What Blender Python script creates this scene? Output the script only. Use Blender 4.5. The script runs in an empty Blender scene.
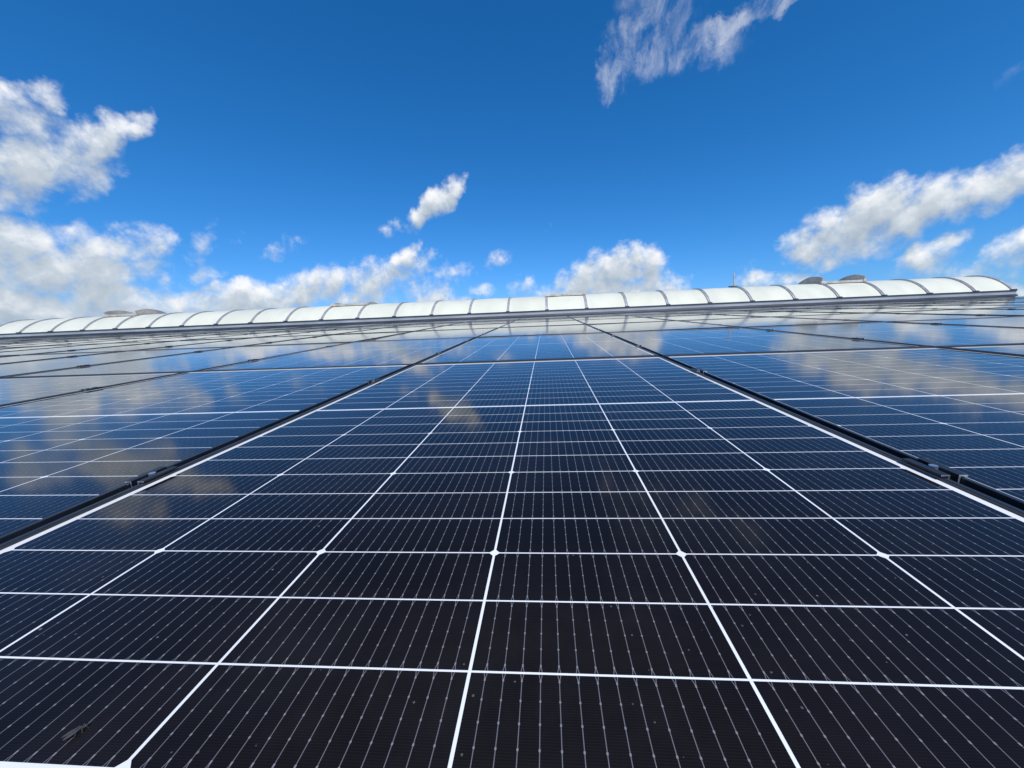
import bpy, bmesh, math, random
from mathutils import Vector, Matrix

scene = bpy.context.scene
COL = scene.collection
rnd = random.Random(7)
R = math.radians

# ------------------------------------------------------------------ layout
TILT = R(5.0)                      # the roof climbs 5 degrees towards its ridge
CT, ST = math.cos(TILT), math.sin(TILT)


def roof(u, v, z=0.0):
    """roof coordinates (across, up the slope, off the panel plane) -> world"""
    return Vector((u, v * CT - z * ST, v * ST + z * CT))


ROOFROT = Matrix.Rotation(TILT, 3, 'X')

CW = 0.184          # cell pitch across
CH = 0.0619         # third-cut cell pitch along the slope
STRIP = 0.012       # half of the wide middle strip
HALF_U = 0.5675     # half panel width
HALF_V = 0.791      # half panel length
PU, PV = 1.152, 1.603
LIP = 0.0045         # the frame stands this far above the cells
CELL_END = STRIP + 12 * CH
CLAMP_V = 0.392

# ------------------------------------------------------------------ camera
F = 366.0
cam_rows = []
pit, rol, yaw = -0.2034, -0.0439, -0.0762
fw = Vector((math.sin(yaw) * math.cos(pit), math.cos(yaw) * math.cos(pit), math.sin(pit)))
rt = Vector((math.cos(yaw), -math.sin(yaw), 0))
up = rt.cross(fw)
r2 = rt * math.cos(rol) + up * math.sin(rol)
u2 = -rt * math.sin(rol) + up * math.cos(rol)
CAMP = (0.0591, -0.8948, 0.2414)
r2w, u2w, fww = ROOFROT @ r2, ROOFROT @ u2, ROOFROT @ fw
m = Matrix((r2w, u2w, -fww)).transposed().to_4x4()
m.translation = roof(*CAMP)
cd = bpy.data.cameras.new('camera')
cam = bpy.data.objects.new('camera', cd)
COL.objects.link(cam)
cam.matrix_world = m
cd.sensor_width = 36.0
cd.lens = 36.0 * F / 1024.0
cd.shift_x = -8.807 / 1024.0
cd.clip_start = 0.01
cd.clip_end = 5000
scene.camera = cam


def pix(p):
    """where a world point falls in the frame (only used to leave out what is never seen)"""
    d = p - m.translation
    z = d.dot(fww)
    if z < 0.02:
        return None
    return 512 + 8.807 + F * d.dot(r2w) / z, 384 - F * d.dot(u2w) / z, z


# ------------------------------------------------------------------ node helpers
class S:
    """a node socket with arithmetic"""
    def __init__(self, nt, s):
        self.nt, self.s = nt, s

    def _m(self, op, *a, clamp=False):
        n = self.nt.nodes.new('ShaderNodeMath')
        n.operation = op
        n.use_clamp = clamp
        for i, x in enumerate((self,) + a):
            if isinstance(x, S):
                self.nt.links.new(x.s, n.inputs[i])
            else:
                n.inputs[i].default_value = x
        return S(self.nt, n.outputs[0])

    def __add__(self, o): return self._m('ADD', o)
    __radd__ = __add__
    def __sub__(self, o): return self._m('SUBTRACT', o)
    def __rsub__(self, o): return (self * -1.0) + o
    def __mul__(self, o): return self._m('MULTIPLY', o)
    __rmul__ = __mul__
    def __truediv__(self, o): return self._m('DIVIDE', o)
    def abs(self): return self._m('ABSOLUTE')
    def round(self): return self._m('ROUND')
    def floor(self): return self._m('FLOOR')
    def fract(self): return self._m('FRACT')
    def lt(self, o): return self._m('LESS_THAN', o)
    def gt(self, o): return self._m('GREATER_THAN', o)
    def mn(self, o): return self._m('MINIMUM', o)
    def mx(self, o): return self._m('MAXIMUM', o)
    def sin(self): return self._m('SINE')
    def pow(self, o): return self._m('POWER', o)
    def clamp(self): return self._m('ADD', 0.0, clamp=True)

    def ramp(self, a, b, c=0.0, d=1.0, smooth=True):
        n = self.nt.nodes.new('ShaderNodeMapRange')
        n.interpolation_type = 'SMOOTHSTEP' if smooth else 'LINEAR'
        self.nt.links.new(self.s, n.inputs['Value'])
        for k, x in (('From Min', a), ('From Max', b), ('To Min', c), ('To Max', d)):
            n.inputs[k].default_value = x
        return S(self.nt, n.outputs[0])


def mixcol(nt, f, a, b, mode='MIX'):
    n = nt.nodes.new('ShaderNodeMix')
    n.data_type = 'RGBA'
    n.blend_type = mode
    for x, sock in ((f, n.inputs[0]), (a, n.inputs[6]), (b, n.inputs[7])):
        if isinstance(x, S):
            nt.links.new(x.s, sock)
        elif isinstance(x, tuple):
            sock.default_value = (*x, 1)
        else:
            sock.default_value = x
    return S(nt, n.outputs[2])


def noise(nt, vec, scale, detail=4, rough=0.5, dist=0.0, dims='3D', lac=2.0):
    n = nt.nodes.new('ShaderNodeTexNoise')
    n.noise_dimensions = dims
    nt.links.new(vec.s, n.inputs['Vector'])
    n.inputs['Scale'].default_value = scale
    n.inputs['Detail'].default_value = detail
    n.inputs['Roughness'].default_value = rough
    n.inputs['Lacunarity'].default_value = lac
    n.inputs['Distortion'].default_value = dist
    return S(nt, n.outputs[0]), S(nt, n.outputs[1])


def material(name, col=(.5, .5, .5), rough=.5, metal=0.0, spec=.5):
    mt = bpy.data.materials.new(name)
    mt.use_nodes = True
    b = mt.node_tree.nodes['Principled BSDF']
    b.inputs['Base Color'].default_value = (*col, 1)
    b.inputs['Roughness'].default_value = rough
    b.inputs['Metallic'].default_value = metal
    b.inputs['Specular IOR Level'].default_value = spec
    return mt, mt.node_tree, b


def objcoord(nt):
    n = nt.nodes.new('ShaderNodeTexCoord')
    return S(nt, n.outputs['Object'])


def sep(nt, v):
    n = nt.nodes.new('ShaderNodeSeparateXYZ')
    nt.links.new(v.s, n.inputs[0])
    return [S(nt, n.outputs[i]) for i in range(3)]


def comb(nt, x, y, z=0.0):
    n = nt.nodes.new('ShaderNodeCombineXYZ')
    for i, q in enumerate((x, y, z)):
        if isinstance(q, S):
            nt.links.new(q.s, n.inputs[i])
        else:
            n.inputs[i].default_value = q
    return S(nt, n.outputs[0])


def mottled(name, col, rough, metal=0.0, amount=.25, scale=6.0, streak=(1, 1, 1), spec=.5):
    mt, nt, b = material(name, col, rough, metal, spec)
    v = objcoord(nt)
    mp = nt.nodes.new('ShaderNodeMapping')
    mp.inputs['Scale'].default_value = streak
    nt.links.new(v.s, mp.inputs[0])
    f, _ = noise(nt, S(nt, mp.outputs[0]), scale, 6, .6)
    dark = tuple(c * (1 - amount) for c in col)
    lite = tuple(min(1, c * (1 + amount * .4)) for c in col)
    c = mixcol(nt, f.ramp(.3, .7), dark, lite)
    nt.links.new(c.s, b.inputs['Base Color'])
    r = f.ramp(.25, .75, rough * .8, min(1, rough * 1.25))
    nt.links.new(r.s, b.inputs['Roughness'])
    return mt


# ------------------------------------------------------------------ materials
def cell_material():
    mt, nt, b = material('solar_glass', (.01, .01, .02), .06)
    v = objcoord(nt)
    X, Y, Z = sep(nt, v)
    oi = nt.nodes.new('ShaderNodeObjectInfo')
    rand = S(nt, oi.outputs['Random'])
    ay = Y.abs()
    ci = (X / CW).floor()
    dx = (X - (X / CW).round() * CW).abs()
    yr = ay - STRIP
    row = yr / CH
    dy = (yr - row.round().mx(1.0) * CH).abs()
    d3 = (yr - (yr / (3 * CH)).round().mx(1.0) * (3 * CH)).abs()
    # white backsheet: gaps between cells, chamfered corners, middle strip, margins
    white = dx.lt(.00115).mx(dy.lt(.00072)).mx((dx + d3).lt(.0056))
    white = white.mx(ay.lt(.0046)).mx(X.abs().gt(3 * CW - .0005)).mx(ay.gt(CELL_END - .0005))
    # round wires, fourteen to a cell
    xin = X - ci * CW
    wx = (xin - .0113) / .01242
    dw = (wx - wx.round()).abs() * .01242
    t = row - row.floor()
    mm = t.mn(1.0 - t)
    fork = ((.088 - mm) * (.00125 / .088)).mx(0.0)
    wire = (dw - fork).abs().lt(.00026)
    tip = ((mm - .085).abs() * CH).lt(.0009)
    mid = ((t - .5).abs() * CH).lt(.0007).mx(((mm - .29).abs() * CH).lt(.0007))
    pad = tip.mx(mid) * dw.lt(.00055)
    inside = 1.0 - white
    wire = wire * inside
    pad = pad * inside
    # cell to cell tint and the fine printed fingers
    cid, _c = noise(nt, comb(nt, ci * 7.31, (Y / CH).floor() * 3.17, rand * 50.0), 1.0, 0)
    finger = (Y * (2 * math.pi / .00152)).sin().ramp(.2, 1.0, 0, .9)
    col = mixcol(nt, cid.ramp(.3, .7), (.0062, .0046, .0038), (.0085, .0060, .0054))
    col = mixcol(nt, finger, col, (.0115, .0092, .0085))
    col = mixcol(nt, wire, col, (.15, .148, .155))
    col = mixcol(nt, pad, col, (.21, .208, .22))
    big, _c = noise(nt, v, 3.0, 3)
    wcol = mixcol(nt, big.ramp(.3, .7), (.76, .75, .73), (.85, .845, .82))
    col = mixcol(nt, white, col, wcol)
    # dust: a faint film in patches, and single specks
    offs = nt.nodes.new('ShaderNodeVectorMath')
    offs.operation = 'ADD'
    nt.links.new(v.s, offs.inputs[0])
    nt.links.new(comb(nt, rand * 37.0, rand * 91.0, 0.0).s, offs.inputs[1])
    vo = S(nt, offs.outputs[0])
    film, _c = noise(nt, vo, 5.0, 8, .7)
    vn = nt.nodes.new('ShaderNodeTexVoronoi')
    vn.inputs['Scale'].default_value = 55.0
    vn.inputs['Randomness'].default_value = 1.0
    nt.links.new(vo.s, vn.inputs['Vector'])
    vd = S(nt, vn.outputs['Distance'])
    vc = sep(nt, S(nt, vn.outputs['Color']))
    speck = vd.lt(vc[1] * .045 + .012) * vc[0].gt(.80)
    col = mixcol(nt, film.ramp(.42, .85, 0, .02), col, (.45, .42, .38))
    col = mixcol(nt, speck * .33, col, (.5, .48, .45))
    vn2 = nt.nodes.new('ShaderNodeTexVoronoi')
    vn2.inputs['Scale'].default_value = 190.0
    nt.links.new(vo.s, vn2.inputs['Vector'])
    vc2 = sep(nt, S(nt, vn2.outputs['Color']))
    grit = S(nt, vn2.outputs['Distance']).lt(vc2[1] * vc2[1] * .14 + .03) * vc2[0].gt(.93)
    col = mixcol(nt, grit * .16, col, (.5, .48, .45))
    nt.links.new(col.s, b.inputs['Base Color'])
    rgh = film.ramp(.3, .8, .055, .10)
    nt.links.new(rgh.s, b.inputs['Roughness'])
    b.inputs['IOR'].default_value = 1.5
    b.inputs['Specular IOR Level'].default_value = .20      # anti-reflective coating
    # the tempered glass is never quite flat
    wav, _c = noise(nt, vo, 1.0, 0, .4)
    bp = nt.nodes.new('ShaderNodeBump')
    bp.inputs['Strength'].default_value = 1.0
    bp.inputs['Distance'].default_value = .0008
    nt.links.new(wav.s, bp.inputs['Height'])
    nt.links.new(bp.outputs[0], b.inputs['Normal'])
    return mt


M_CELL = cell_material()
M_FRAME = mottled('black_anodised_frame', (.045, .05, .058), .36, .5, .3, 14)
M_CLAMP = mottled('black_clamp', (.03, .032, .036), .4, .5, .3, 30)
M_SILVER = mottled('bare_aluminium', (.72, .73, .74), .35, .9, .25, 40)
M_RAIL = mottled('dull_rail', (.32, .33, .34), .45, .8, .3, 8)
M_SHEET = mottled('painted_roof_sheet', (.36, .37, .38), .5, .0, .3, 1.3, (1, .25, 1))
M_WALL = mottled('wall_cladding', (.5, .5, .49), .55, .0, .25, .8, (1, 1, .2))
M_OPAL = mottled('opal_polycarbonate', (.69, .675, .535), .42, .0, .07, 1.6, (1, .5, .5))
M_RIB = mottled('rib_aluminium', (.44, .45, .46), .45, .35, .2, 6)
M_CURB = mottled('galvanised_curb', (.36, .385, .395), .5, .0, .25, 2.5, (.4, 1, 1))
M_DARK = mottled('dark_flashing_and_shadow', (.035, .04, .05), .5, .0, .3, 3)
M_VENTG = mottled('grey_vent_plate', (.56, .475, .385), .55, .1, .3, 5)
M_VENTB = mottled('beige_vent_bar', (.50, .48, .42), .5, .1, .25, 5)
M_GROUND = mottled('asphalt_and_grass', (.07, .075, .06), .9, .0, .4, .08)
M_INSECT = mottled('grey_insect', (.06, .053, .04), .6, .0, .5, 300)
M_WING = mottled('insect_wing', (.075, .066, .05), .4, .0, .3, 300)


# ------------------------------------------------------------------ mesh helpers
def box(bm, x0, x1, y0, y1, z0, z1, mi=0):
    vs = [bm.verts.new((x, y, z)) for z in (z0, z1) for y in (y0, y1) for x in (x0, x1)]
    for q in ((0, 2, 3, 1), (4, 5, 7, 6), (0, 1, 5, 4), (2, 6, 7, 3), (0, 4, 6, 2), (1, 3, 7, 5)):
        f = bm.faces.new([vs[i] for i in q])
        f.material_index = mi


def extrude_x(bm, prof, x0, x1, mi=0, cap_mi=None):
    """closed profile [(y, z)] swept along x"""
    a = [bm.verts.new((x0, y, z)) for y, z in prof]
    c = [bm.verts.new((x1, y, z)) for y, z in prof]
    n = len(prof)
    for i in range(n):
        f = bm.faces.new((a[i], a[(i + 1) % n], c[(i + 1) % n], c[i]))
        f.material_index = mi
    for ring in (a, list(reversed(c))):
        f = bm.faces.new(ring)
        f.material_index = mi if cap_mi is None else cap_mi


def extrude_y(bm, prof, y0, y1, mi=0, cap_mi=None):
    a = [bm.verts.new((x, y0, z)) for x, z in prof]
    c = [bm.verts.new((x, y1, z)) for x, z in prof]
    n = len(prof)
    for i in range(n):
        f = bm.faces.new((a[i], a[(i + 1) % n], c[(i + 1) % n], c[i]))
        f.material_index = mi
    for ring in (a, list(reversed(c))):
        f = bm.faces.new(ring)
        f.material_index = mi if cap_mi is None else cap_mi


def tube(bm, pts, radii, seg=8, mi=0):
    pts = [Vector(p) for p in pts]
    if not isinstance(radii, (list, tuple)):
        radii = [radii] * len(pts)
    rings = []
    for i, p in enumerate(pts):
        d = (pts[min(i + 1, len(pts) - 1)] - pts[max(i - 1, 0)]).normalized()
        a = d.orthogonal().normalized() if i == 0 else (pa - d * pa.dot(d)).normalized()
        pa = a
        bb = d.cross(a)
        rings.append([bm.verts.new(p + (a * math.cos(2 * math.pi * k / seg) + bb * math.sin(2 * math.pi * k / seg)) * radii[i])
                      for k in range(seg)])
    for i in range(len(rings) - 1):
        for k in range(seg):
            bm.faces.new((rings[i][k], rings[i][(k + 1) % seg], rings[i + 1][(k + 1) % seg], rings[i + 1][k])).material_index = mi
    bm.faces.new(list(reversed(rings[0]))).material_index = mi
    bm.faces.new(rings[-1]).material_index = mi


def build(name, bm, mats, parent=None, bevel=0.0, smooth=False, loc=None, rot=None):
    bmesh.ops.recalc_face_normals(bm, faces=bm.faces)
    me = bpy.data.meshes.new(name)
    bm.to_mesh(me)
    bm.free()
    for mt in (mats if isinstance(mats, (list, tuple)) else [mats]):
        me.materials.append(mt)
    o = bpy.data.objects.new(name, me)
    COL.objects.link(o)
    if parent:
        o.parent = parent
    if loc is not None:
        o.location = loc
    if rot is not None:
        o.rotation_euler = rot
    if bevel:
        md = o.modifiers.new('bevel', 'BEVEL')
        md.width = bevel
        md.segments = 2
        md.limit_method = 'ANGLE'
    if smooth:
        for p in me.polygons:
            p.use_smooth = True
        me.set_sharp_from_angle(angle=R(40))
    return o


def empty(name, loc, rot=(0, 0, 0)):
    o = bpy.data.objects.new(name, None)
    o.empty_display_size = .2
    COL.objects.link(o)
    o.location = loc
    o.rotation_euler = rot
    return o


def tag(o, label, cat, group=None):
    o['label'] = label
    o['category'] = cat
    if group:
        o['group'] = group


def copy_tree(src, loc, rot):
    c = src.copy()
    COL.objects.link(c)
    c.location = loc
    c.rotation_euler = rot
    for ch in src.children:
        k = ch.copy()
        COL.objects.link(k)
        k.parent = c
    return c


ORD = ['centre', 'first', 'second', 'third', 'fourth', 'fifth', 'sixth', 'seventh', 'eighth', 'ninth', 'tenth', 'eleventh',
       'twelfth', 'thirteenth', 'fourteenth', 'fifteenth', 'sixteenth', 'seventeenth', 'eighteenth', 'nineteenth', 'twentieth']
ROWN = ['nearest', 'second', 'third', 'fourth', 'fifth', 'farthest']


# ------------------------------------------------------------------ solar panels
def make_panel():
    root = empty('solar_panel', (0, 0, 0))
    bm = bmesh.new()
    zt, zb, w = LIP, -.031, .0065
    # four mitred frame bars, their inner lip standing over the glass
    o = [(-HALF_U, -HALF_V), (HALF_U, -HALF_V), (HALF_U, HALF_V), (-HALF_U, HALF_V)]
    i_ = [(-HALF_U + w, -HALF_V + w), (HALF_U - w, -HALF_V + w), (HALF_U - w, HALF_V - w), (-HALF_U + w, HALF_V - w)]
    e = .0007
    rings = []
    for pts, z in ((o, zb), (o, zt - e), ([(x - math.copysign(e, x), y - math.copysign(e, y)) for x, y in o], zt),
                   ([(x + math.copysign(e, x), y + math.copysign(e, y)) for x, y in i_], zt), (i_, zt - e), (i_, zb)):
        rings.append([bm.verts.new((x, y, z)) for x, y in pts])
    for a in range(len(rings)):
        ra, rb = rings[a], rings[(a + 1) % len(rings)]
        for k in range(4):
            bm.faces.new((ra[k], ra[(k + 1) % 4], rb[(k + 1) % 4], rb[k]))
    build('frame', bm, M_FRAME, root)
    bm = bmesh.new()
    q = .0003
    box(bm, -HALF_U + w + q, HALF_U - w - q, -HALF_V + w + q, HALF_V - w - q, -.006, 0)
    build('glass_laminate', bm, M_CELL, root)
    return root


def seen(u, v, hu, hv, mx=60, my=40):
    """does any piece of this patch of the panel plane come near the frame"""
    for a in range(-4, 5):
        for c in range(-4, 5):
            p = pix(roof(u + hu * a / 4, v + hv * c / 4, 0))
            if p and -mx < p[0] < 1024 + mx and p[1] < 768 + my:
                return True
    return False


proto = make_panel()
used = False
ROWCOLS = {}
for r in range(6):
    for c in range(-19, 18):
        u, v = c * PU, r * PV
        if not seen(u, v, HALF_U, HALF_V):
            continue
        ROWCOLS.setdefault(r, []).append(c)
        if (r, c) == (0, 0):
            jx = jy = jz = 0.0
        else:
            k = .5 if r == 0 else 1.0
            jx, jy, jz = rnd.gauss(0, .0014 * k), rnd.gauss(0, .0018 * k), rnd.gauss(0, .0009)
        loc = roof(u, v, jz)
        rot = (TILT + jx, jy, 0)
        if not used:
            o = proto
            o.location, o.rotation_euler = loc, rot
            used = True
        else:
            o = copy_tree(proto, loc, rot)
        if c == 0:
            lb = f'black framed solar panel, {ROWN[r]} row from the viewer, in the centre column'
        else:
            lb = f'black framed solar panel, {ROWN[r]} row from the viewer, {ORD[abs(c)]} column {"right" if c > 0 else "left"} of centre'
        tag(o, lb, 'solar panel', 'solar panels covering the roof slope')


# ------------------------------------------------------------------ rails and clamps
GAP = PU - 2 * HALF_U


def make_clamp():
    root = empty('panel_clamp', (0, 0, 0))
    bm = bmesh.new()
    g, t, fl = GAP / 2 - .001, .0024, .0085
    z = LIP + .0004
    prof = [(-g - fl, z), (-g - fl, z + t), (-g + t, z + t), (-g + t, z - .019), (g - t, z - .019), (g - t, z + t),
            (g + fl, z + t), (g + fl, z), (g, z), (g, z - .0225), (-g, z - .0225), (-g, z)]
    extrude_y(bm, prof, -.027, .027, 0, 1)
    build('clamp_body', bm, [M_CLAMP, M_SILVER], root, bevel=.0004)
    bm = bmesh.new()
    for rad, z0, z1, n in ((.0050, -.0142, .0085, 6), (.0066, -.0146, -.0035, 16)):
        a = [bm.verts.new((rad * math.cos(2 * math.pi * k / n), rad * math.sin(2 * math.pi * k / n), z0)) for k in range(n)]
        b = [bm.verts.new((rad * math.cos(2 * math.pi * k / n), rad * math.sin(2 * math.pi * k / n), z1)) for k in range(n)]
        for k in range(n):
            bm.faces.new((a[k], a[(k + 1) % n], b[(k + 1) % n], b[k]))
        bm.faces.new(list(reversed(a)))
        bm.faces.new(b)
    build('bolt', bm, M_SILVER, root)
    return root


clamp = make_clamp()
used = False
for r in range(6):
    cols = ROWCOLS[r]
    for c in range(cols[0], cols[-1]):
        for s in (-1, 1):
            u, v = (c + .5) * PU, r * PV + s * CLAMP_V
            p = pix(roof(u, v, .005))
            if not p or not (-5 < p[0] < 1029 and p[1] < 775) or p[2] > 8.2:
                continue
            loc, rot = roof(u, v + rnd.uniform(-.01, .01) - .008, .001), (TILT, 0, 0)
            if not used:
                o = clamp
                o.location, o.rotation_euler = loc, rot
                used = True
            else:
                o = copy_tree(clamp, loc, rot)
            side = 'right' if c >= 0 else 'left'
            n = c + 1 if c >= 0 else -c
            tag(o, f'{"upper" if s > 0 else "lower"} black clamp in the {ORD[n]} gap {side} of centre, {ROWN[r]} panel row',
                'clamp', 'clamps holding the panels')

for r in range(6):
    cols = ROWCOLS[r]
    for s in (-1, 1):
        bm = bmesh.new()
        x0, x1 = cols[0] * PU - .62, cols[-1] * PU + .62
        v = r * PV + s * CLAMP_V
        prof = [(-.02, -.074), (.02, -.074), (.02, -.034), (.006, -.034), (.006, -.046), (-.006, -.046), (-.006, -.034), (-.02, -.034)]
        extrude_x(bm, prof, x0, x1)
        o = build('mounting_rail', bm, M_RAIL, None, loc=roof(0, v, 0), rot=(TILT, 0, 0))
        tag(o, f'grey aluminium rail under the {"upper" if s > 0 else "lower"} half of the {ROWN[r]} panel row', 'rail',
            'rails carrying the panels')

# ------------------------------------------------------------------ building under the panels
RIDGE_V = 11.62
bld = empty('warehouse', (0, 0, 0))
tag(bld, 'long grey metal warehouse whose sloping roof carries the solar panels', 'building')


def sheet(name, v0, v1, slope_sign):
    """trapezoidal roof sheet with ribs running down the slope"""
    bm = bmesh.new()
    prof = []
    x = -27.0
    while x < 24:
        for dx, z in ((0, -.108), (.20, -.108), (.222, -.0745), (.258, -.0745), (.28, -.108)):
            prof.append((x + dx, z))
        x += .30
    rp = roof(0, RIDGE_V, 0)

    def P(u, v, z):
        p = roof(u, v, z)
        if slope_sign < 0:
            p.y = 2 * rp.y - p.y
        return p
    for zz in (0, -.004):
        a = [bm.verts.new(P(x, v0, z + zz)) for x, z in prof]
        b = [bm.verts.new(P(x, v1, z + zz)) for x, z in prof]
        for i in range(len(prof) - 1):
            bm.faces.new((a[i], a[i + 1], b[i + 1], b[i]))
    return build(name, bm, M_SHEET, bld)


sheet('roof_slope', -7, RIDGE_V - .35, 1)
sheet('roof_slope', -7, RIDGE_V - .35, -1)
GZ = -8.5
e0 = roof(0, -6.8, -.12)
yb = 2 * roof(0, RIDGE_V, 0).y - e0.y
for nm, (x0, x1, y0, y1) in {'eaves_wall': (-26.8, 24.4, e0.y, e0.y + .12), 'rear_wall': (-26.8, 24.4, yb - .12, yb)}.items():
    bm = bmesh.new()
    box(bm, x0, x1, y0, y1, GZ, e0.z)
    build(nm, bm, M_WALL, bld)
rp = roof(0, RIDGE_V - .3, -.12)
for x0 in (-26.8, 24.28):
    bm = bmesh.new()
    extrude_x(bm, [(e0.y + .121, GZ), (yb - .121, GZ), (yb - .121, e0.z), (2 * roof(0, RIDGE_V, 0).y - rp.y, rp.z), (rp.y, rp.z), (e0.y + .121, e0.z)], x0, x0 + .12)
    build('gable_wall', bm, M_WALL, bld)

bm = bmesh.new()
vs = [bm.verts.new(p) for p in ((-3000, -3000, GZ), (3000, -3000, GZ), (3000, 3000, GZ), (-3000, 3000, GZ))]
bm.faces.new(vs)
g = build('ground', bm, M_GROUND)
g['kind'] = 'structure'

# ------------------------------------------------------------------ barrel skylight on the ridge
BAY = 1.187
U0 = .087
K0, K1 = -16, 11                       # first and last rib


def ribx(k):
    return U0 + BAY * (k if k < K1 else K1 - .2)

fb = roof(0, 10.4, .15)                # foot of the glazing, front
ap = roof(0, 11.6, .60)                # crown
HW = ap.y - fb.y
RISE = ap.z - fb.z
RAD = (HW * HW + RISE * RISE) / (2 * RISE)
CY, CZ = ap.y, ap.z - RAD
AMAX = math.asin(HW / RAD)


def arc(r, a):
    """a in radians from the crown, negative towards the viewer"""
    return CY + r * math.sin(a), CZ + r * math.cos(a)


def arc_strip(bm, x0, x1, r0, r1, a0, a1, n=18, mi=0):
    prof = [arc(r1, a0 + (a1 - a0) * k / n) for k in range(n + 1)] + [arc(r0, a1 + (a0 - a1) * k / n) for k in range(n + 1)]
    a = [bm.verts.new((x0, y, z)) for y, z in prof]
    b = [bm.verts.new((x1, y, z)) for y, z in prof]
    N = len(prof)
    for i in range(N):
        bm.faces.new((a[i], a[(i + 1) % N], b[(i + 1) % N], b[i])).material_index = mi
    for k in range(n):
        j = N - 1 - k
        bm.faces.new((a[k], a[k + 1], a[j - 1], a[j])).material_index = mi
        bm.faces.new((b[k], b[j], b[j - 1], b[k + 1])).material_index = mi


sky_l = empty('barrel_skylight', (U0, ap.y, fb.z - .2))
tag(sky_l, 'long white barrel vaulted skylight with grey ribs along the roof ridge', 'skylight')
INV = Matrix.Translation((-U0, -ap.y, -(fb.z - .2)))


def part(name, bm, mats, parent=sky_l, smooth=False, bevel=0):
    bm.transform(INV)
    return build(name, bm, mats, parent, smooth=smooth, bevel=bevel)


for k in range(K0, K1):
    x0, x1 = ribx(k) + .018, ribx(k + 1) - .018
    bm = bmesh.new()
    # each sheet is cold bent and bellies very slightly between its ribs
    nx, na = 6, 20
    grid = []
    for i in range(nx + 1):
        fx = i / nx
        bulge = .010 * math.sin(math.pi * fx) + rnd.uniform(-.0015, .0015)
        grid.append([bm.verts.new((x0 + (x1 - x0) * fx, *arc(RAD - .012 + bulge, -AMAX + 2 * AMAX * j / na))) for j in range(na + 1)])
    for i in range(nx):
        for j in range(na):
            bm.faces.new((grid[i][j], grid[i + 1][j], grid[i + 1][j + 1], grid[i][j + 1]))
    part('glazing_sheet', bm, M_OPAL, smooth=True)
for k in range(K0, K1 + 1):
    x = ribx(k)
    bm = bmesh.new()
    if k in (K0, K1):
        arc_strip(bm, x - .03, x + .03, RAD - .03, RAD + .022, -AMAX, AMAX)
    else:
        arc_strip(bm, x - .034, x - .016, RAD - .03, RAD + .02, -AMAX, AMAX)
        arc_strip(bm, x + .016, x + .034, RAD - .03, RAD + .02, -AMAX, AMAX)
        arc_strip(bm, x - .0158, x + .0158, RAD - .028, RAD + .008, -AMAX + .002, AMAX - .002)
    part('rib', bm, M_RIB)
    bm = bmesh.new()
    for sgn in (-1, 1):
        y, z = arc(RAD, sgn * AMAX)
        y += -.012 if sgn < 0 else .012
        box(bm, x - .055, x + .055, y - .035, y + .035, z - .012, z + .03)
    part('rib_shoe', bm, M_DARK, bevel=.004)
for k, s in ((K0, -1), (K1, 1)):
    bm = bmesh.new()
    x = ribx(k) - s * .012
    n = 18
    prof = [arc(RAD - .034, -AMAX + 2 * AMAX * j / n) for j in range(n + 1)]
    a = [bm.verts.new((x - .005, y, z)) for y, z in prof]
    b = [bm.verts.new((x + .005, y, z)) for y, z in prof]
    bm.faces.new(a)
    bm.faces.new(list(reversed(b)))
    for i in range(n + 1):
        bm.faces.new((a[i], a[(i + 1) % (n + 1)], b[(i + 1) % (n + 1)], b[i]))
    part('end_wall', bm, M_OPAL)
XA, XB = ribx(K0) - .06, ribx(K1) + .06


def mirrored(bm, prof):
    extrude_x(bm, prof, XA, XB)
    extrude_x(bm, [(2 * CY - y, z) for y, z in prof], XA, XB)


zb = fb.z
bm = bmesh.new()
mirrored(bm, [(fb.y - .03, zb - .112), (fb.y - .03, zb - .022), (fb.y + .03, zb - .022), (fb.y + .03, zb - .34), (fb.y - .02, zb - .34), (fb.y - .02, zb - .12)])
for x in (XA - .001, XB - .04):
    box(bm, x, x + .041, fb.y + .031, 2 * CY - fb.y - .031, zb - .3, zb - .0225)
part('curb', bm, M_CURB)
bm = bmesh.new()
mirrored(bm, [(fb.y - .055, zb - .021), (fb.y - .055, zb + .004), (fb.y + .035, zb + .004), (fb.y + .035, zb - .021)])
part('eaves_shadow_strip', bm, M_DARK, bevel=.003)  # dark strip modelled for the thin shadow line just below the glazing
bm = bmesh.new()
mirrored(bm, [(fb.y - .022, zb - .123), (fb.y - .06, zb - .118), (fb.y - .072, zb - .165), (fb.y - .068, zb - .172), (fb.y - .022, zb - .15)])
part('flashing', bm, M_DARK)


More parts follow.
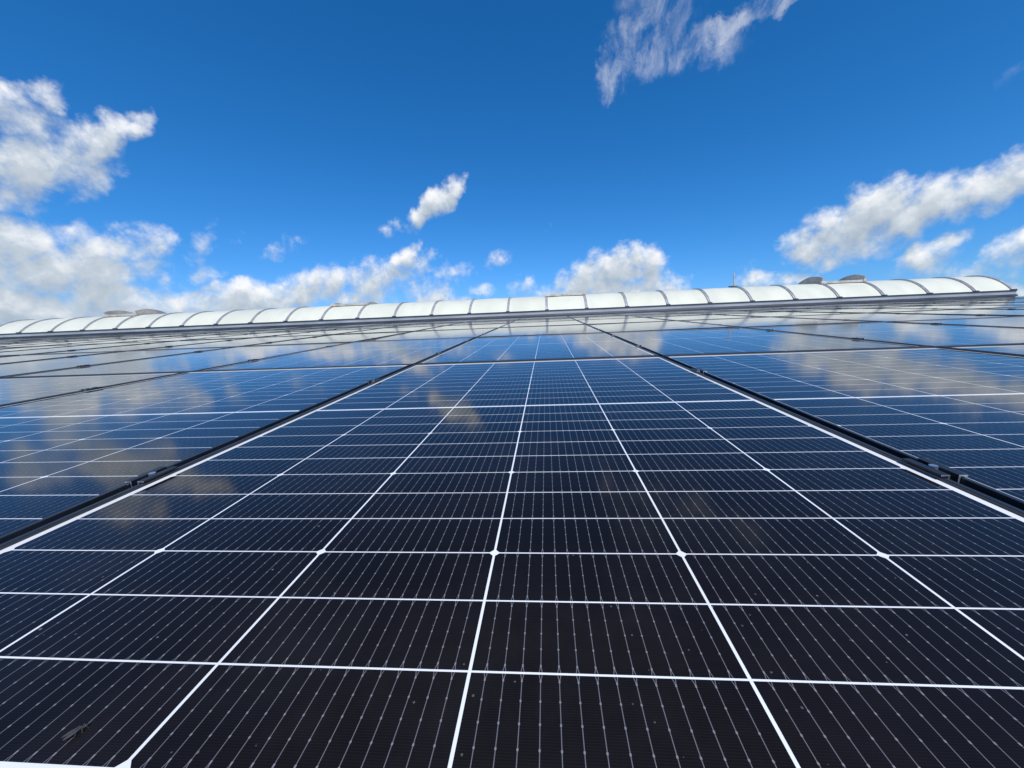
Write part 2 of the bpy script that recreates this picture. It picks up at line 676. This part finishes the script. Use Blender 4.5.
# vents: raised lids in four of the bays
def make_vent(k, tall, label, group):
    x0, x1 = ribx(k), ribx(k + 1)
    root = empty('roof_vent', (x0 + BAY / 2, CY, ap.z))
    inv = Matrix.Translation((-(x0 + BAY / 2), -CY, -ap.z))

    def vp(name, bm, mats, **kw):
        bm.transform(inv)
        return build(name, bm, mats, root, **kw)
    a0, a1 = -AMAX * .34, AMAX * .97
    n = 20
    for x in (x0, x1):
        bm = bmesh.new()
        lo, hi = [], []
        for j in range(n + 1):
            t = j / n
            a = a0 + (a1 - a0) * t
            h = tall * (.80 + .20 * math.sin(min(1, t * 3.0) * math.pi / 2)) * (1 - max(0, (t - .46) / .54) ** 1.6)
            lo.append(arc(RAD + .021, a))
            y, z = arc(RAD + .024 + h, a)
            hi.append((y, z))
        prof = lo + hi[::-1]
        a_ = [bm.verts.new((x - .012, y, z)) for y, z in prof]
        b_ = [bm.verts.new((x + .012, y, z)) for y, z in prof]
        N = len(prof)
        for i in range(N):
            bm.faces.new((a_[i], a_[(i + 1) % N], b_[(i + 1) % N], b_[i]))
        for i in range(n):
            j = N - 1 - i
            bm.faces.new((a_[i], a_[i + 1], a_[j - 1], a_[j]))
            bm.faces.new((b_[i], b_[j], b_[j - 1], b_[i + 1]))
        vp('side_plate', bm, M_VENTG)
    bm = bmesh.new()
    lift = .05
    arc_strip(bm, x0 + .05, x1 - .05, RAD + .012, RAD + lift, a0 + .02, AMAX * .6, n=14)
    vp('lid', bm, M_OPAL, smooth=True)
    bm = bmesh.new()
    y, z = arc(RAD + .04, a0)
    box(bm, x0 + .014, x1 - .014, y - .03, y + .012, z - .035, z + .035)
    vp('front_bar', bm, M_VENTB, bevel=.006)
    for x in (x0, x1):
        bm = bmesh.new()
        box(bm, x - .045, x + .045, y - .05, y + .02, z - .03, z + .045)
        vp('corner_bracket', bm, M_VENTG, bevel=.006)
    tag(root, label, 'roof vent', group)
    return root


make_vent(-13, .175, 'roof vent with tall grey side plates near the left end of the skylight', 'vents in the barrel skylight')
make_vent(7, .195, 'roof vent with tall grey side plates near the right end of the skylight', 'vents in the barrel skylight')
make_vent(-6, .06, 'low shut vent with beige bar left of the middle of the skylight', 'vents in the barrel skylight')
make_vent(0, .05, 'low shut vent with beige bar straight ahead above the centre panel column', 'vents in the barrel skylight')

# thin mast on the crown
mast = empty('mast', (6.05, CY, ap.z + .02))
tag(mast, 'thin grey mast standing on top of the white skylight', 'mast')
bm = bmesh.new()
tube(bm, [(0, 0, .03), (0, 0, .44)], [.022, .018], 8)
build('pole', bm, M_VENTG, mast)
bm = bmesh.new()
box(bm, -.15, .1, -.05, .05, 0, .03)
build('base_plate', bm, M_DARK, mast, bevel=.004)

# ------------------------------------------------------------------ small insect on the nearest panel
ins = empty('insect', roof(-.2322, -.7382, 0), (TILT, 0, R(66)))
ins.scale = (.55, .55, .55)
tag(ins, 'small grey brown insect resting on the nearest panel at lower left', 'insect')


def ellipsoid(bm, c, r, rot=0.0, seg=14, mi=0):
    mt = Matrix.Translation(c) @ Matrix.Rotation(rot, 4, 'Y') @ Matrix.Diagonal((*r, 1))
    bmesh.ops.create_uvsphere(bm, u_segments=seg, v_segments=seg // 2 + 2, radius=1.0, matrix=mt)


bm = bmesh.new()
# head, thorax and tapering abdomen grown as one lathe along x
prof = [(-.0085, .0003), (-.0078, .0009), (-.006, .0014), (-.003, .0017), (-.0008, .0014), (.0006, .0018), (.0026, .0019), (.0042, .0011),
        (.0048, .0013), (.0060, .0014), (.0068, .0009), (.0071, .0002)]
tube(bm, [(x, 0, .0030 + .00012 * math.sin(x * 500)) for x, _ in prof], [r for _, r in prof], 12)
build('body', bm, M_INSECT, ins, smooth=True)
for sgn in (-1, 1):
    for (x0, x1, x2, w_) in ((.0032, .0050, .0066, .0042), (.0014, .0016, .0010, .0052), (-.0002, -.0028, -.0052, .0046)):
        bm = bmesh.new()
        tube(bm, [(x0, sgn * .0012, .0026), (x1, sgn * w_ * .7, .0042), (x2, sgn * w_, .0003)], [.00042, .00034, .0002], 6)
        build('leg', bm, M_INSECT, ins, smooth=True)
    bm = bmesh.new()
    pts = [(.0024, .0006), (.0004, .0026), (-.0060, .0042), (-.0112, .0033), (-.0122, .0018), (-.0080, .0004)]
    t_ = [bm.verts.new((x, sgn * y, .0052 - .09 * (y * .9) - .05 * max(0, -x))) for x, y in pts]
    b_ = [bm.verts.new((x, sgn * y, .0052 - .09 * (y * .9) - .05 * max(0, -x) - .00018)) for x, y in pts]
    bm.faces.new(t_)
    bm.faces.new(list(reversed(b_)))
    for q in range(len(pts)):
        bm.faces.new((t_[q], t_[(q + 1) % len(pts)], b_[(q + 1) % len(pts)], b_[q]))
    build('wing', bm, M_WING, ins)
    bm = bmesh.new()
    tube(bm, [(.0066, sgn * .0005, .0036), (.0092, sgn * .0018, .0050), (.0115, sgn * .0024, .0046)], [.0002, .00015, .0001], 5)
    build('antenna', bm, M_INSECT, ins)

# ------------------------------------------------------------------ light
SUN_EL, SUN_AZ = R(50), R(162)          # azimuth from +Y towards +X: behind the viewer and to the right
sd = Vector((math.sin(SUN_AZ) * math.cos(SUN_EL), math.cos(SUN_AZ) * math.cos(SUN_EL), math.sin(SUN_EL)))
sl = bpy.data.lights.new('sun', 'SUN')
sl.energy = 4.0
sl.angle = R(.53)
sl.color = (1, .96, .9)
so = bpy.data.objects.new('sun', sl)
COL.objects.link(so)
so.rotation_euler = sd.to_track_quat('Z', 'Y').to_euler()
so.location = sd * 50

# ------------------------------------------------------------------ sky with clouds
W = bpy.data.worlds.new('World')
scene.world = W
W.use_nodes = True
nt = W.node_tree
nt.nodes.clear()
out = nt.nodes.new('ShaderNodeOutputWorld')
bg = nt.nodes.new('ShaderNodeBackground')
nt.links.new(bg.outputs[0], out.inputs[0])
bg.inputs['Strength'].default_value = .1
sk = nt.nodes.new('ShaderNodeTexSky')
sk.sky_type = 'NISHITA'
sk.sun_disc = False
sk.sun_elevation = SUN_EL
sk.sun_rotation = SUN_AZ
sk.altitude = 50
sk.air_density = 1.0
sk.dust_density = .6
sk.ozone_density = 3.0
skyc = S(nt, sk.outputs[0])

# where clouds stand in the sky: (azimuth, elevation, half length, half height, tilt, weight), all radians
CUMULUS = [
    (-0.97, 0.3698, 0.054, 0.0442, -2.856, 1.0), (-0.9341, 0.3985, 0.0358, 0.0269, 0.72, 0.9), (-0.944, 0.3075, 0.101, 0.0522, -2.484, 1.1),
    (-0.9119, 0.3524, 0.0587, 0.0281, -2.338, 0.9), (-0.8665, 0.3763, 0.0799, 0.0292, -2.365, 1.1), (-0.9801, 0.2551, 0.0734, 0.0397, -2.711, 0.85),
    (-0.8999, 0.3156, 0.0816, 0.0377, -2.263, 0.85), (-0.9718, 0.3904, 0.0441, 0.0262, -2.693, 0.8), (-0.9229, 0.2648, 0.0516, 0.0211, -2.606, 0.6),
    (-0.9874, 0.1549, 0.0923, 0.0684, -2.603, 1.15), (-0.9123, 0.1649, 0.1111, 0.068, -2.859, 1.1), (-0.8537, 0.1931, 0.0759, 0.0395, -2.55, 0.95),
    (-1.0008, 0.0824, 0.1019, 0.0651, -2.974, 1.2), (-0.9197, 0.0999, 0.1121, 0.0647, -2.996, 1.1), (-0.8771, 0.2101, 0.08, 0.0316, -2.808, 0.75),
    (-0.847, 0.135, 0.0615, 0.0459, -2.791, 0.75), (-0.9462, 0.2046, 0.0773, 0.0302, -2.903, 0.8), (-0.7557, 0.2281, 0.0637, 0.0265, 1.124, 0.58),
    (-0.695, 0.232, 0.0572, 0.03, 3.122, 0.56), (-0.6259, 0.2232, 0.0742, 0.0247, -2.676, 0.62), (-0.7619, 0.157, 0.0421, 0.0304, -2.838, 0.66),
    (-0.7989, 0.1912, 0.0368, 0.0291, 0.864, 0.5), (-0.7866, 0.0987, 0.1009, 0.0314, -3.089, 1.05), (-0.7038, 0.114, 0.113, 0.0411, -2.996, 1.1),
    (-0.6, 0.1307, 0.0981, 0.0518, -2.895, 1.1), (-0.5406, 0.1529, 0.0618, 0.0478, -2.696, 1.05), (-0.853, 0.0812, 0.0678, 0.0261, -3.089, 0.9),
    (-0.6511, 0.1006, 0.1501, 0.0305, -3.115, 1.0), (-0.4436, 0.151, 0.0929, 0.066, -3.019, 0.95), (-0.3949, 0.1733, 0.1287, 0.0551, -2.689, 0.95),
    (-0.3602, 0.219, 0.0602, 0.0271, -2.448, 1.15), (-0.3042, 0.1348, 0.1113, 0.045, -3.136, 0.8), (-0.4552, 0.2041, 0.0368, 0.0271, -2.945, 0.5),
    (-0.4963, 0.1146, 0.1111, 0.0331, -3.121, 0.9), (-0.2251, 0.3784, 0.0503, 0.0252, -2.73, 1.1), (-0.2647, 0.3498, 0.0548, 0.0322, -2.618, 1.15),
    (-0.3067, 0.3159, 0.06, 0.0259, -2.608, 1.05), (-0.3625, 0.285, 0.0576, 0.0216, 2.594, 0.55), (-0.4001, 0.2874, 0.0366, 0.0313, 1.006, 0.48),
    (-0.2453, 0.1768, 0.0725, 0.0344, -3.051, 0.72), (-0.2084, 0.1888, 0.063, 0.0318, -2.825, 0.76), (-0.1391, 0.2098, 0.0528, 0.0269, -2.925, 0.66),
    (-0.2926, 0.1171, 0.0459, 0.0253, -3.13, 1.05), (-0.2282, 0.1136, 0.0418, 0.0256, -3.138, 0.9), (-0.1747, 0.1304, 0.0449, 0.0281, 3.136, 0.7),
    (0.1169, 0.146, 0.1121, 0.0605, -3.024, 1.1), (0.173, 0.1716, 0.0953, 0.0581, 3.021, 1.1), (0.2536, 0.1742, 0.0733, 0.0553, 2.758, 1.1),
    (0.2775, 0.1266, 0.0853, 0.0574, 2.983, 1.05), (0.0382, 0.1252, 0.0947, 0.0359, -3.062, 0.8), (-0.0494, 0.1316, 0.0641, 0.0385, 3.1, 0.7),
    (0.1877, 0.1163, 0.1751, 0.0448, 3.069, 1.1), (0.0058, 0.2809, 0.0261, 0.0185, 3.063, 0.42), (0.1166, 0.2846, 0.0285, 0.0121, -2.677, 0.42),
    (-0.0798, 0.1734, 0.0532, 0.0125, 3.108, 0.38), (0.5826, 0.1697, 0.0604, 0.0492, -3.003, 1.05), (0.6291, 0.1916, 0.073, 0.0586, -3.038, 1.15),
    (0.6949, 0.2125, 0.0815, 0.0636, 2.984, 1.2), (0.7571, 0.2159, 0.0642, 0.0496, 2.981, 1.15), (0.8117, 0.2153, 0.055, 0.0443, 3.117, 1.1),
    (0.8495, 0.2288, 0.0427, 0.038, 1.786, 1.1), (0.6489, 0.1542, 0.0854, 0.0392, -2.871, 0.9), (0.8884, 0.2309, 0.047, 0.0425, 3.028, 1.0),
    (0.7513, 0.1211, 0.0519, 0.0428, -3.024, 0.95), (0.7274, 0.1042, 0.0399, 0.0243, 2.849, 0.7), (0.7734, 0.1437, 0.0338, 0.0272, -2.504, 0.85),
    (0.8387, 0.1171, 0.0421, 0.0353, -2.729, 1.0), (0.8151, 0.0931, 0.0541, 0.0222, 2.922, 0.75), (0.8797, 0.1259, 0.0435, 0.0384, -2.387, 1.0),
    (0.5096, 0.1125, 0.0698, 0.0283, -3.116, 0.9), (0.5719, 0.107, 0.062, 0.0244, 2.986, 0.8), (0.4899, 0.1427, 0.073, 0.0312, -2.763, 0.45),
    (0.8526, 0.0587, 0.0263, 0.0195, 2.71, 0.95), (-1.0468, 0.2694, 0.062, 0.0395, -2.219, 0.9), (-1.0817, 0.11, 0.0762, 0.0606, -2.311, 1.0),
    (0.9339, 0.0556, 0.0497, 0.0385, 2.506, 0.9),
]
WISPS = [
    (0.1769, 0.5877, 0.0547, 0.0289, 0.814, 1.0), (0.2278, 0.6266, 0.0646, 0.0246, 0.671, 0.8), (0.2525, 0.5785, 0.0758, 0.0303, 3.018, 0.72),
    (0.3025, 0.6095, 0.0557, 0.0266, 0.665, 0.85), (0.3452, 0.5714, 0.1126, 0.035, 2.974, 0.75), (0.2741, 0.6493, 0.0977, 0.0335, 2.918, 0.65),
    (0.4372, 0.5844, 0.0825, 0.0177, -2.977, 0.95), (0.516, 0.5963, 0.0813, 0.019, -3.076, 0.9), (0.8327, 0.3602, 0.0183, 0.0115, -2.42, 0.4),
]

# deepen the clear sky to the saturated blue of a very clean day
sr = nt.nodes.new('ShaderNodeSeparateColor')
nt.links.new(skyc.s, sr.inputs[0])
cr, cg, cb = [S(nt, sr.outputs[i]) * .1 for i in range(3)]
cr = cr.mx(1e-5).pow(1.76) * 9.9
cg = cg.mx(1e-5).pow(1.04) * 9.5
cb = cb.mx(1e-5) * 15.0
cc = nt.nodes.new('ShaderNodeCombineColor')
for i, q in enumerate((cr, cg, cb)):
    nt.links.new(q.s, cc.inputs[i])
clear = S(nt, cc.outputs[0])


def vmath(nt, op, a, b=None):
    n = nt.nodes.new('ShaderNodeVectorMath')
    n.operation = op
    for i, q in enumerate((a, b)):
        if isinstance(q, S):
            nt.links.new(q.s, n.inputs[i])
        elif isinstance(q, tuple):
            n.inputs[i].default_value = q
        elif q is not None:
            n.inputs['Scale'].default_value = q
    return S(nt, n.outputs['Value'] if op in ('LENGTH', 'DOT_PRODUCT') else n.outputs['Vector'])


def azel(nt, d):
    x, y, z = sep(nt, d)
    az = x._m('ARCTAN2', y)
    el = z.mx(-1.0).mn(1.0)._m('ARCSINE')
    return az, el


def blob_mask(nt, az, el, blobs, edge):
    """soft union of tilted ellipses; each step hangs on the one before, which keeps the shader small"""
    acc = az * 0.0001
    for a0, e0, a, b, ang, w in blobs:
        c, sn = math.cos(ang), math.sin(ang)
        one = acc._m('MULTIPLY_ADD', 1e-7, 1.0)
        p = comb(nt, az, el, one)
        q1 = vmath(nt, 'DOT_PRODUCT', p, (c / a, sn / a, -(a0 * c + e0 * sn) / a))
        q2 = vmath(nt, 'DOT_PRODUCT', p, (-sn / b, c / b, -(-a0 * sn + e0 * c) / b))
        r2 = q2._m('MULTIPLY_ADD', q2, q1 * q1)
        v = r2._m('MULTIPLY_ADD', -w / (edge * edge), w)
        acc = acc._m('SMOOTH_MAX', v, .12)
    return acc


def density_group():
    g = bpy.data.node_groups.new('cloud_density', 'ShaderNodeTree')
    g.interface.new_socket('Direction', in_out='INPUT', socket_type='NodeSocketVector')
    g.interface.new_socket('Density', in_out='OUTPUT', socket_type='NodeSocketFloat')
    gi, go = g.nodes.new('NodeGroupInput'), g.nodes.new('NodeGroupOutput')
    d = S(g, gi.outputs[0])
    wf, wc = noise(g, d, 14.0, 5, .58)
    wv = vmath(g, 'SCALE', vmath(g, 'SUBTRACT', wc, (.5, .5, .5)), .055)
    az, el = azel(g, vmath(g, 'ADD', d, wv))
    mask = blob_mask(g, az, el, CUMULUS, 1.25)
    f, _c = noise(g, d, 22.0, 10, .60)
    vn = g.nodes.new('ShaderNodeTexVoronoi')
    vn.feature = 'F1'
    vn.inputs['Scale'].default_value = 30.0
    vn.inputs['Detail'].default_value = 2.0
    vn.inputs['Roughness'].default_value = .5
    vn.inputs['Lacunarity'].default_value = 2.3
    g.links.new(vmath(g, 'ADD', d, vmath(g, 'SCALE', wv, .6)).s, vn.inputs['Vector'])
    puff = 1.0 - S(g, vn.outputs['Distance'])
    dens = mask * 1.12 + (f - .5) * 1.42 + (puff - .55) * .34 - .36 + (mask.ramp(0, .25) - 1.0) * .4
    g.links.new(dens.s, go.inputs[0])
    return g


DG = density_group()


def density(d):
    n = nt.nodes.new('ShaderNodeGroup')
    n.node_tree = DG
    nt.links.new(d.s, n.inputs[0])
    return S(nt, n.outputs[0])


tc = nt.nodes.new('ShaderNodeTexCoord')
D = S(nt, tc.outputs['Generated'])
d0 = density(D)
d1 = density(vmath(nt, 'NORMALIZE', vmath(nt, 'ADD', D, (.008, 0, .030))))
alpha = d0.ramp(-.06, .74)
relief = d0.mx(0).mn(1.1) - d1.mx(-.25).mn(1.1)
lit = (relief * .74 + .56 - d0.mx(0).mn(1.1) * .32).clamp()
shade = mixcol(nt, lit.ramp(0, .55, smooth=False), (3.9, 4.6, 5.4), (6.1, 6.8, 7.5))
shade = mixcol(nt, lit.ramp(.5, 1.0, smooth=False), shade, (9.9, 10.0, 10.1))
col = mixcol(nt, alpha * .97, clear, shade)
# thin streaky cloud high up
_f, wc = noise(nt, D, 9.0, 6, .62)
Dw = vmath(nt, 'ADD', D, vmath(nt, 'SCALE', vmath(nt, 'SUBTRACT', wc, (.5, .5, .5)), .13))
az, el = azel(nt, Dw)
wm = blob_mask(nt, az, el, WISPS, 1.2)
mp = nt.nodes.new('ShaderNodeMapping')
mp.inputs['Rotation'].default_value = (0, R(-38), R(12))
mp.inputs['Scale'].default_value = (17, 8.5, 8.5)
nt.links.new(vmath(nt, 'ADD', D, vmath(nt, 'SCALE', vmath(nt, 'SUBTRACT', wc, (.5, .5, .5)), .06)).s, mp.inputs[0])
sf, _c = noise(nt, S(nt, mp.outputs[0]), 1.0, 10, .68, .25)
wa = wm.ramp(0, .85) * (sf + wm * .08).ramp(.41, .80) * .62
col = mixcol(nt, wa, col, (8.2, 8.6, 9.2))
nt.links.new(col.s, bg.inputs['Color'])
W.cycles.sampling_method = 'MANUAL'
W.cycles.sample_map_resolution = 512

scene.view_settings.view_transform = 'Standard'
scene.view_settings.look = 'None'
scene.view_settings.exposure = 0
scene.view_settings.gamma = 1
scene.render.resolution_x = 1024
scene.render.resolution_y = 768
